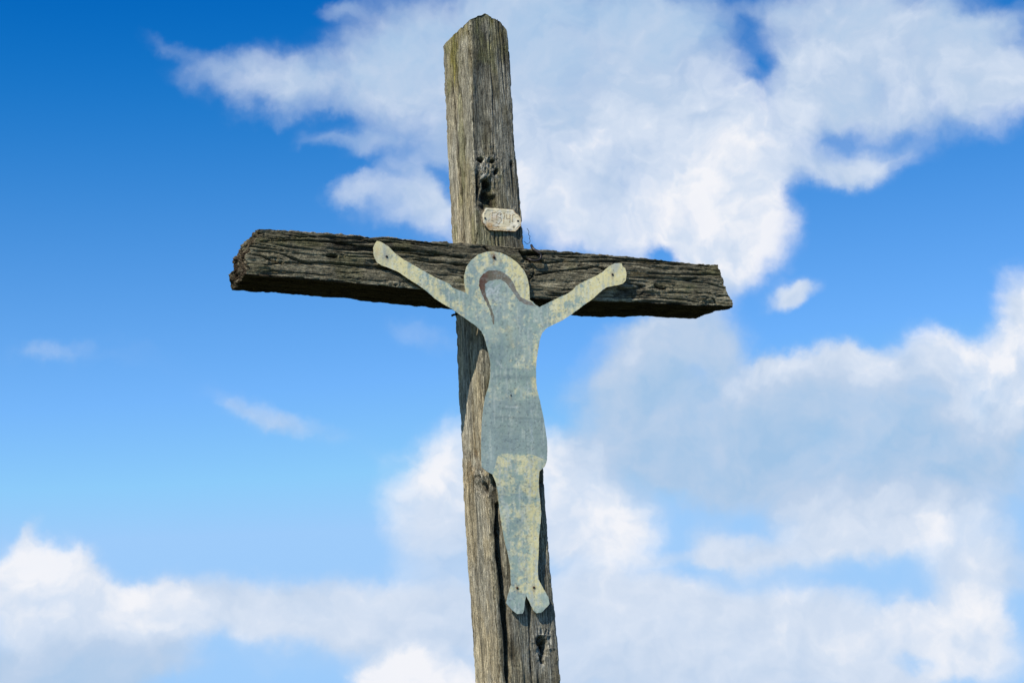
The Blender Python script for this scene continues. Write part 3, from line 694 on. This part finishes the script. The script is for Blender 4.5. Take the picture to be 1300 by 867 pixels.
ROT = np.array([[.80, .60, 0], [-.60, .80, 0], [0, 0, 1.0]])
def rfbm(p, octv=4, seed=0, gain=.6):
    """fbm whose octaves are turned against each other and warped, so no lattice shows"""
    w = np.stack([vnoise(p @ ROT * 1.3 + 5.1, seed + 900), vnoise(p @ ROT * 1.3 + 17.7, seed + 901), p[:, 2] * 0], 1)
    p = p + w * .55; r = 0; a = 1; t = 0
    for k in range(octv):
        p = p @ ROT; r = r + a * vnoise(p, seed + 31 * k); t += a; a *= gain; p = p * 2.07 + 3.7
    return r / t * 1.25
def tin_colors(p, u, v, region):
    """paint left on the sheet: zinc grey-blue with flaking cream"""
    n = len(u)
    q = np.stack([u, v, np.zeros(n)], 1)
    mixin = lambda c, w, k: c * (1 - np.clip(w, 0, 1)[:, None]) + np.array(k) * np.clip(w, 0, 1)[:, None]
    b1 = rfbm(q * .06, 4, 211); b2 = rfbm(q * .17, 5, 212, .7); b3 = rfbm(q * .5, 3, 213); st = fbm(q * [.35, .035, 1], 3, 214)
    zinc = np.array([.370, .460, .375]) * np.ones((n, 3))
    c = mixin(zinc, sst(b1 + b2 * .5, -.1, .5) * .7, (.56, .61, .47))
    c = mixin(c, sst(rfbm(q * .11, 5, 215, .7), .0, .45) * .65, (.27, .345, .335))
    cream = (.90, .76, .35); pale = (.84, .81, .58)
    larm = 1 - sst(u - .0 * v, 560, 610); rarm = sst(u, 690, 710) * (1 - sst(v, 425, 445))
    hand = np.maximum(1 - sst(u, 500, 545), sst(u, 735, 765) * (v < 420))
    bias = -.50 * np.ones(n)
    bias += (larm * .56 + rarm * .72 + hand * .65) * (v < 430)
    legs = sst(v, 572, 580); bias += legs * .52
    bias += legs * np.exp(-((u - 678) / 8) ** 2) * .62
    bias -= legs * np.exp(-((u - 645) / 9) ** 2) * (1 - sst(v, 690, 720)) * sst(v, 610, 640) * .45
    bias += np.exp(-(((u - 636) / 12) ** 2 + ((v - 585) / 12) ** 2)) * .4
    bias -= sst(v, 750, 756) * .7
    bias += np.exp(-((u - 679) / 4.5) ** 2) * sst(v, 415, 440) * (1 - sst(v, 495, 510)) * .65
    bias += np.exp(-(((u - 690) / 12) ** 2 + ((v - 412) / 9) ** 2)) * .5
    low_edge = 0
    if region == 'halo':
        bias = -.22 + .85 * sst(u, 632, 654) + .35 * np.exp(-(((u - 612) / 16) ** 2 + ((v - 326) / 7) ** 2)) + .22 * (v > 365) + .45 * np.exp(-((u - 592) / 3) ** 2)
    if region == 'loincloth':
        bias = -.75 * np.ones(n)
        c = mixin(c, .62 + b2 * .5, (.34, .41, .36))
        c = mixin(c, np.exp(-((u - 622) / 8) ** 2) * .35, (.52, .60, .53))
        fold = np.abs(np.sin(v * .22 + (u - 650) ** 2 * .0012 + b1 * 3)) ** 10; c = mixin(c, fold * .22, (.12, .16, .18))
    w = sst(b2 * .8 + b1 * .5 + st * .25 + b3 * .30 + bias, np.where(legs > .5, -.36, -.22), np.where(legs > .5, .44, .28))
    c = mixin(c, w * .85, cream)
    c = mixin(c, w * sst(b3 + b2, .0, .5) * .45, pale)
    c = mixin(c, sst(fbm(q * [.32, .03, 1] + 40, 4, 218) + b3 * .2, .12, .4) * .42, (.30, .37, .36))
    c = mixin(c, sst(fbm(q * [.40, .04, 1] + 80, 4, 219) + b3 * .2, .22, .5) * .45, (.70, .73, .60))
    c = mixin(c, sst(st + b3 * .4, .28, .5) * (legs * .5 + .25) * .8, (.52, .57, .52))
    # dark flecks, scratches, rust
    c = mixin(c, sst(fbm(q * .42, 3, 216), .42, .55) * .5, (.13, .15, .16))
    c = mixin(c, sst(vnoise(q * .8, 217), .80, .95) * .55, (.10, .09, .07))
    c = mixin(c, sst(vnoise(q * [.9, .6, 1], 227), .78, .95) * .45, (.62, .66, .62))
    for pts, wd, k, cc in [([(642,516),(652,517.5),(660,517)],.7,.9,(.72,.74,.66)),([(655,491),(672,492.5),(681,493)],.8,.5,(.6,.66,.62)),([(631,458),(639,468)],.9,.7,(.7,.72,.62)),
                           ([(645,470),(648.6,500)],.5,.5,(.12,.14,.14)),([(661,495),(661.5,504)],.6,.6,(.62,.66,.6)),([(618,375),(622,371),(626,370),(634,362)],.9,.7,(.68,.70,.66)),([(623,325),(623.5,372)],.5,.35,(.62,.66,.6)),
                           ([(674,538),(676,560)],.6,.5,(.66,.72,.68)),([(634,468),(675,470)],1.2,.35,(.17,.22,.24)),([(632,478),(678,480)],3,.35,(.15,.19,.21)),([(628,529),(672,531)],.9,.45,(.13,.17,.18)),([(640,559),(656,562)],1.0,.35,(.13,.17,.18)),
                           ([(660,643),(676,643)],.7,.5,(.25,.25,.2)),([(634,626),(660,625)],.7,.5,(.68,.64,.4)),([(672,425),(674,470)],.8,.45,(.6,.6,.5)),([(655,380),(658,440)],1.4,.25,(.5,.5,.36)),([(645,415),(651,440)],3.5,.4,(.45,.42,.24))]:
        ds, tt = seg_dist(u + b3 * 1.5, v + b2 * 2, pts)
        c = mixin(c, np.exp(-(ds / wd) ** 2) * k, cc)
    for x, y, r, k in [(627,326.7,3.2,.9),(625,322,2.2,.6),(636,331,1.5,.6),(490.8,325.8,3,.35),(777.6,348.7,2.6,.4),(656.7,746,2.6,.5),(677.8,745.5,2.6,.5)]:
        c = mixin(c, np.exp(-(((u - x) / r) ** 2 + ((v - y) / (r * 1.3)) ** 2)) * k * (1 + b3), (.25, .12, .03))
    c = mixin(c, np.exp(-(((u - 490) / 7) ** 2 + ((v - 323) / 12) ** 2)) * .45, (.26, .31, .35))
    c = mixin(c, np.exp(-(((u - 479) / 3.5) ** 2 + ((v - 320) / 9) ** 2)) * .6, (.68, .50, .24))
    c = mixin(c, np.exp(-(((u - 783) / 4) ** 2 + ((v - 338) / 7) ** 2)) * .5, (.40, .44, .42))
    for x, y, L_, k in [(627,329,13,.5),(636,333,6,.3),(656.7,748,10,.35),(677.8,748,12,.45),(491,328,9,.3),(777.4,351,8,.35),(648.6,503,12,.3)]:
        c = mixin(c, np.exp(-((u - x - (v - y) * .06 + b2 * .8) / 1.1) ** 2) * (v > y) * (1 - sst(v, y, y + L_)) * k, (.34, .18, .06))
    if region == 'body':
        fc = np.exp(-(((u - 632) / 12) ** 2 + ((v - 374) / 15) ** 2))
        c = mixin(c, fc * sst(rfbm(q * [.5, .3, 1], 4, 241), .05, .35) * .6, (.68, .70, .64))
        for pts, wd, k, cc in [([(617,372),(621,366),(626,368)],.8,.8,(.72,.74,.68)),([(619,377),(624,371),(630,373),(634,366)],.7,.7,(.72,.74,.68)),([(626,380),(630,386),(637,384)],.7,.45,(.16,.2,.2)),([(624,372),(628,371)],.6,.5,(.15,.18,.18)),([(638,371),(643,370)],.6,.5,(.15,.18,.18)),([(632,372),(633,380),(631,382)],.5,.4,(.17,.21,.21)),([(622,362),(627,358)],.7,.7,(.7,.72,.66))]:
            ds, tt = seg_dist(u + b3 * 1.2, v + b2 * 1.2, pts); c = mixin(c, np.exp(-(ds / wd) ** 2) * k, cc)
    if region == 'hair':
        f = sst(u + (v - 350) * .25, 612, 632)
        base = np.array([.135, .055, .028]) * (1 - f)[:, None] + np.array([.235, .195, .13]) * f[:, None]
        rr = sst(v, 352, 372) * sst(u, 640, 648); base = mixin(base, rr * .6, (.30, .28, .24))
        c = mixin(base, sst(b3 + b2 * .6, .0, .5) * .35 * (.2 + f), (.30, .33, .30))
        c = mixin(c, sst(b3, .05, .45) * .45 * (1 - f), (.24, .13, .07))
        c = mixin(c, sst(rfbm(q * .8, 3, 243), .1, .5) * .5, (.10, .07, .045))
        c = mixin(c, sst(rfbm(q * .35, 4, 244), .15, .5) * .6 * (.3 + f * .7), (.33, .37, .32))
        c = mixin(c, np.exp(-((u - 622) / 3) ** 2) * .5, (.16, .17, .11))
    return c

def build_figure():
    fig = empty('metal_figure', 'crucified figure cut from flat painted zinc sheet, nailed to the wooden cross', 'sheet figure')
    out = OUT
    out_d = densify(out, 1.6)
    out_d = [(x + float(vnoise(np.array([[x * .5, y * .5, 1.]]), 3)[0]) * .22, y + float(vnoise(np.array([[x * .5, y * .5, 9.]]), 4)[0]) * .22) for x, y in out_d]
    g = 1.45
    gx, gy = np.meshgrid(np.arange(470, 800, g), np.arange(302, 782, g))
    rng = np.random.default_rng(3)
    gx = gx.ravel() + rng.uniform(-.3, .3, gx.size); gy = gy.ravel() + rng.uniform(-.3, .3, gy.size)
    ins = inside(gx, gy, out_d)
    dmin, _ = seg_dist(gx, gy, out_d + [out_d[0]])
    ins &= dmin > .7
    co = [Vector(p) for p in out_d]; nb = len(co)
    edges = [(i, (i + 1) % nb) for i in range(nb)]
    def add_line(pts, closed):
        s = len(co); co.extend(Vector(p) for p in pts); m = len(pts)
        edges.extend((s + i, s + (i + 1) % m) for i in range(m if closed else m - 1))
    hair = densify(smooth_poly(HAIR), 1.4)
    hair = [(x + float(vnoise(np.array([[x * .45, y * .45, 2.]]), 7)[0]) * .55, y + float(vnoise(np.array([[x * .45, y * .45, 5.]]), 8)[0]) * .55) for x, y in hair]
    add_line(hair, True)
    halo_in = densify([(591.5,371.7),(600,380),(609,385),(619,388)], 1.6, False)
    add_line(halo_in, False)
    add_line(densify(CLOTH_TOP, 1.8, False), False); add_line(densify(CLOTH_BOT, 1.8, False), False)
    co.extend(Vector((x, y)) for x, y in zip(gx[ins], gy[ins]))
    vs, es, fs, *_ = geometry.delaunay_2d_cdt(co, edges, [list(range(nb))], 1, 1e-3)
    V2 = np.array([tuple(p) for p in vs]); T = np.array([f for f in fs if len(f) == 3])
    c2 = V2[T].mean(1)
    ok = inside(c2[:, 0], c2[:, 1], out_d); T = T[ok]; c2 = c2[ok]
    cloth = CLOTH_TOP + [(687.2,516),(700,550),(700,590)] + CLOTH_BOT + [(600,600),(600,510)]
    cloth = CLOTH_TOP + [(700,500),(705,584.4)] + CLOTH_BOT + [(620,610),(600,600),(600,503.5)]
    rg = np.zeros(len(T), int)
    rg[inside(c2[:, 0], c2[:, 1], cloth)] = 3
    rg[inside(c2[:, 0], c2[:, 1], [(x, y) for x, y in HALO[:16]] + [(676,384)] + HALO[16:])] = 1
    rg[inside(c2[:, 0], c2[:, 1], hair)] = 2
    # anything of the halo region outside the hair but inside head stays body
    # outer boundary edges
    from collections import Counter
    E = np.sort(np.concatenate([T[:, [0, 1]], T[:, [1, 2]], T[:, [2, 0]]]), 1)
    ue, cnt = np.unique(E, axis=0, return_counts=True)
    bset = set(map(tuple, ue[cnt == 1]))
    TH_ = .0016
    F3 = unproject_tin(V2[:, 0], V2[:, 1]); B3 = F3 + np.array([0, TH_, 0])
    for k, name in enumerate(['body', 'halo', 'hair', 'loincloth']):
        t = T[rg == k]
        if not len(t): continue
        # orient to the front (-Y)
        nn = np.cross(F3[t[:, 1]] - F3[t[:, 0]], F3[t[:, 2]] - F3[t[:, 0]])
        t = np.where((nn[:, 1] > 0)[:, None], t[:, ::-1], t)
        used, inv = np.unique(t, return_inverse=True); inv = inv.reshape(t.shape); m = len(used)
        tris = [inv, inv[:, ::-1] + m]
        # rims, with their own vertices so the edge stays crisp
        rim = []; mp = {int(g_): i for i, g_ in enumerate(used)}
        for tri in t:
            for i in range(3):
                a, b = int(tri[i]), int(tri[(i + 1) % 3])
                if (min(a, b), max(a, b)) in bset: rim.append((a, b))
        vv = [F3[used], B3[used]]
        r3 = []
        if rim:
            rim = np.array(rim); ru, ri = np.unique(rim, return_inverse=True); ri = ri.reshape(rim.shape)
            vv += [F3[ru], B3[ru]]; o1 = 2 * m; o2 = o1 + len(ru)
            tris.append(np.stack([ri[:, 0] + o1, ri[:, 0] + o2, ri[:, 1] + o1], 1))
            tris.append(np.stack([ri[:, 1] + o1, ri[:, 0] + o2, ri[:, 1] + o2], 1))
            us = np.concatenate([used, used, ru, ru])
        else:
            us = np.concatenate([used, used])
        vv = np.concatenate(vv); tris = np.concatenate(tris)
        cc = tin_colors(vv, V2[us, 0], V2[us, 1], name)
        if len(us) > 2 * m: cc[2 * m:] = cc[2 * m:] * .6 + np.array([.22, .22, .17]) * .4
        me = make_mesh(name, vv - BASE, tris, cc)
        link(name, me, TIN, fig)
    # nails
    for x, y, r, mat_, proud in [(627,326.7,.0042,RUST,.0035),(490.8,325.8,.0034,IRON,.002),(777.6,348.7,.0034,IRON,.002),(656.7,746,.0034,RUST,.002),(677.8,745.5,.0034,RUST,.002),(648.6,501.7,.0022,IRON,.0015)]:
        p = unproject_tin(np.array([x]), np.array([y]))[0]
        nail(p, r, proud, mat_, fig)
    return fig
def nail(p, r, proud, mat_, parent):
    bm = bmesh.new(); prof = [(0, -proud), (r * .55, -proud * .95), (r * .95, -proud * .55), (r, -proud * .1), (r * .9, .0005), (r * .4, .001), (r * .38, .03), (0.0003, .036)]
    n = 14; rows = []
    for k, (rr, y) in enumerate(prof):
        rows.append([bm.verts.new((math.cos(2 * math.pi * i / n) * rr * (1 + .08 * math.sin(i * 2.3)), y, math.sin(2 * math.pi * i / n) * rr)) for i in range(n)] if rr > .0002 else None)
    tip = bm.verts.new((0, prof[0][1], 0)); rows[0] = None
    for i in range(n): bm.faces.new((tip, rows[1][i], rows[1][(i + 1) % n]))
    for k in range(1, len(prof) - 1):
        for i in range(n): bm.faces.new((rows[k][i], rows[k + 1][i], rows[k + 1][(i + 1) % n], rows[k][(i + 1) % n]))
    bm.faces.new(rows[-1])
    bmesh.ops.recalc_face_normals(bm, faces=bm.faces)
    me = bpy.data.meshes.new('nail'); bm.to_mesh(me); bm.free()
    for f in me.polygons: f.use_smooth = True
    o = link('nail', me, mat_, parent); o.location = (p - BASE).tolist(); return o
build_figure()

# ------------------------------------------------------------------ title plate
def px_plane(u, v, y): return on_plane(u, v, 1, y)
def build_plate():
    root = empty('title_plate', 'small chipped cream metal plate with worn brown lettering, nailed above the figure', 'sign')
    poly = [(616.2,263.6),(630,264.0),(651.8,265.8),(654.6,270.5),(658.6,273.6),(660.9,278.5),(661.2,286.4),(657.8,290.2),(654.5,293.9),(638,293),(620.8,292.1),(616.5,286.8),(612.2,282.6),(611.2,272)]
    y0 = P_FRONT - .0065
    out = densify(poly, .8)
    gx, gy = np.meshgrid(np.arange(608, 664, .55), np.arange(260, 297, .55)); gx, gy = gx.ravel(), gy.ravel()
    dm, _ = seg_dist(gx, gy, out + [out[0]]); ins = inside(gx, gy, out) & (dm > .35)
    co = [Vector(p) for p in out] + [Vector((x, y)) for x, y in zip(gx[ins], gy[ins])]
    nb = len(out)
    vs, es, fs, *_ = geometry.delaunay_2d_cdt(co, [(i, (i + 1) % nb) for i in range(nb)], [list(range(nb))], 1, 1e-3)
    V2 = np.array([tuple(p) for p in vs]); T = np.array([f for f in fs if len(f) == 3])
    def surf(u, v, off):
        P3 = np.array([px_plane(a, b, y0) for a, b in zip(u, v)])
        q = np.stack([u, v, u * 0], 1)
        P3[:, 1] += off + ((u - 636) / 25) ** 2 * -.0015 + fbm(q * .12, 2, 301) * .0012 - .0006 * np.exp(-((dsg(u, v) - 2.6) / 1.0) ** 2)
        return P3
    def dsg(u, v): return seg_dist(u, v, out + [out[0]])[0]
    Fv = surf(V2[:, 0], V2[:, 1], 0); Bv = Fv + [0, .002, 0]
    nn = np.cross(Fv[T[:, 1]] - Fv[T[:, 0]], Fv[T[:, 2]] - Fv[T[:, 0]]); T = np.where((nn[:, 1] > 0)[:, None], T[:, ::-1], T)
    m = len(V2); bi = np.arange(nb); bj = np.roll(bi, -1)
    vv = np.concatenate([Fv, Bv]); tris = np.concatenate([T, T[:, ::-1] + m, np.stack([bi, bi + m, bj], 1), np.stack([bj, bi + m, bj + m], 1)])
    u = np.tile(V2[:, 0], 2); v = np.tile(V2[:, 1], 2); q = np.stack([u, v, u * 0], 1)
    mixin = lambda c, w, k: c * (1 - np.clip(w, 0, 1)[:, None]) + np.array(k) * np.clip(w, 0, 1)[:, None]
    c = np.array([.86, .73, .46]) * np.ones((len(u), 3))
    c = mixin(c, sst(fbm(q * .2, 3, 302), -.1, .4) * .7, (.88, .82, .66))
    rust = np.exp(-(((u - 621) / 6) ** 2 + ((v - 287) / 5) ** 2)) * 1.1 + np.exp(-(((u - 633) / 10) ** 2 + ((v - 289.5) / 2) ** 2)) * .5
    c = mixin(c, rust * (1 + fbm(q * .5, 3, 303)) * .8, (.52, .29, .10))
    c = mixin(c, np.exp(-(((u - 628) / 5) ** 2 + ((v - 277) / 5) ** 2)) * .5, (.55, .36, .22))
    c = mixin(c, sst(fbm(q * .7, 3, 304), .35, .5) * .7, (.30, .21, .10))
    dd = dsg(u, v); c = mixin(c, (1 - sst(dd, 0, 1.6)) * .75 * (1 + fbm(q * .6, 2, 305)), (.30, .17, .07))
    c = mixin(c, np.exp(-(((u - 632) / 2.6) ** 2 + ((v - 288) / .9) ** 2)), (.20, .12, .04))
    c = mixin(c, np.exp(-(((u - 652.5) / 1.2) ** 2 + ((v - 288.5) / 2) ** 2)), (.10, .09, .06))
    link('plate', make_mesh('plate', vv - BASE, tris, c), PLATE, root)
    # worn strokes of the title, one mesh per letter
    LET = [[[(624.2,279.8),(624.6,270.5)],[(624.4,270.3),(631,269.6)],[(623.3,280.6),(626,280.4)]],
           [[(630.6,279.5),(630.2,274),(632,271),(634.8,270.4),(636.4,272),(634.5,273.6)],[(631.5,274.8),(636,277.6),(636.2,281),(633,284.3),(629.5,282.5)]],
           [[(638.6,270.8),(640.2,270.4),(640.6,273.4),(639.6,277.6),(639.2,283.4)]],
           [[(643,271.6),(642.8,277.6)],[(642.6,278),(647,277.8)],[(647.2,271.6),(647.2,283)]],
           [[(650,273.2),(653.6,272.6)],[(650.6,273.2),(650.4,281.6)],[(649.6,281.8),(651.6,281.8)]]]
    for strokes in LET:
        V, Q = [], []
        for st in strokes:
            st = densify(st, .5, False); n = len(st)
            for i, (x, y) in enumerate(st):
                a = np.array(st[max(0, i - 1)]); b = np.array(st[min(n - 1, i + 1)]); tdir = (b - a) / max(np.linalg.norm(b - a), 1e-6); nrm = np.array([-tdir[1], tdir[0]])
                w = .36 * (1 + .6 * math.sin(x * 3.1 + y * 2.3)); base = len(V)
                p1 = surf(np.array([x - nrm[0] * w, x + nrm[0] * w]), np.array([y - nrm[1] * w, y + nrm[1] * w]), -.0004)
                p2 = p1 + [0, .0005, 0]
                V += [p1[0], p1[1], p2[1], p2[0]]
                if i: b0 = base - 4; Q += [[b0, b0 + 1, base + 1, base], [b0 + 1, b0 + 2, base + 2, base + 1], [b0 + 3, b0, base, base + 3], [b0 + 2, b0 + 3, base + 3, base + 2]]
        link('letter', make_mesh('letter', np.array(V) - BASE, np.array(Q), smooth=False), LETTER, root)
    for x, y, r in [(615.4,277.3,.0028),(657.2,281,.0032)]:
        nail(surf(np.array([x]), np.array([y]), 0)[0], r, .0015, IRON, root)
build_plate()

# ------------------------------------------------------------------ bent iron hook, loose wire, old nail
def tube(name, pts, rad, mat_, parent, n=10):
    P3 = np.array(pts, float)
    # resample with Catmull-Rom
    Q = []
    for i in range(len(P3) - 1):
        p0 = P3[max(i - 1, 0)]; p1 = P3[i]; p2 = P3[i + 1]; p3 = P3[min(i + 2, len(P3) - 1)]
        for k in range(6):
            t = k / 6; Q.append(.5 * ((2 * p1) + (p2 - p0) * t + (2 * p0 - 5 * p1 + 4 * p2 - p3) * t * t + (-p0 + 3 * p1 - 3 * p2 + p3) * t ** 3))
    Q.append(P3[-1]); Q = np.array(Q); m = len(Q)
    rr = np.interp(np.linspace(0, 1, m), np.linspace(0, 1, len(rad)), rad) if hasattr(rad, '__len__') else np.full(m, rad)
    T = np.gradient(Q, axis=0); T /= np.linalg.norm(T, axis=1, keepdims=True)
    ref = np.array([.2, .95, .3]); V = []
    for i in range(m):
        a = np.cross(T[i], ref); a /= np.linalg.norm(a); b = np.cross(T[i], a); ref = np.cross(a, T[i]) if False else ref
        for k in range(n):
            w = 2 * math.pi * k / n; V.append(Q[i] + (a * math.cos(w) + b * math.sin(w)) * rr[i])
    V = np.array(V); idx = np.arange(m * n).reshape(m, n); nx = np.roll(idx, -1, 1)
    q = np.stack([idx[:-1], nx[:-1], nx[1:], idx[1:]], -1).reshape(-1, 4)
    V = np.concatenate([V, [Q[0], Q[-1]]]); c0, c1 = m * n, m * n + 1
    caps = []
    for k in range(0, n, 2):
        caps.append([c0, idx[0, (k + 2) % n], idx[0, k + 1], idx[0, k]]); caps.append([c1, idx[-1, k], idx[-1, k + 1], idx[-1, (k + 2) % n]])
    q = np.concatenate([q, np.array(caps)])
    return link(name, make_mesh(name, V - BASE, q), mat_, parent)
hp = [(674.5,311.5,.015),(677,316,.0),(683,320.5,-.008),(686.3,323.5,-.010),(686.6,327,-.011),(683.5,330,-.011),(677.5,331,-.009),(672,329.5,-.002),(669,328,.012)]
h = tube('iron_hook', [px_plane(u, v, y) for u, v, y in hp], [.0035, .0042, .004, .0032, .003, .003, .003, .003], IRON, None)
def own(o, label, cat):
    o.matrix_world = root_mat; o['label'] = label; o['category'] = cat
own(h, 'bent dark iron hook driven into the crossbeam right of the halo', 'hook')
wp = [(669,290),(670.6,292.6),(671.6,295),(670.8,297.2),(671.8,299),(673,300.5),(672,302.4),(672.6,304.4),(673,306.4),(671.8,308.6),(669,309.6),(666.5,307.5),(665,306.5)]
w_ = tube('loose_wire', [px_plane(u, v, .03 + .004 * math.sin(i * 2.1)) for i, (u, v) in enumerate(wp)], .0007, IRON, None, 6)
own(w_, 'thin curly rusted wire sticking up beside the post above the crossbeam', 'wire')
s_ = tube('old_nail', [px_plane(573.5, 401, .12), px_plane(575.5, 399.8, .12), px_plane(580, 399, .12), px_plane(586, 398, .12)], [.0030, .0028, .0028, .0026], IRON, None, 8)
own(s_, 'dark old nail stub sticking out of the post under the left arm of the crossbeam', 'nail')
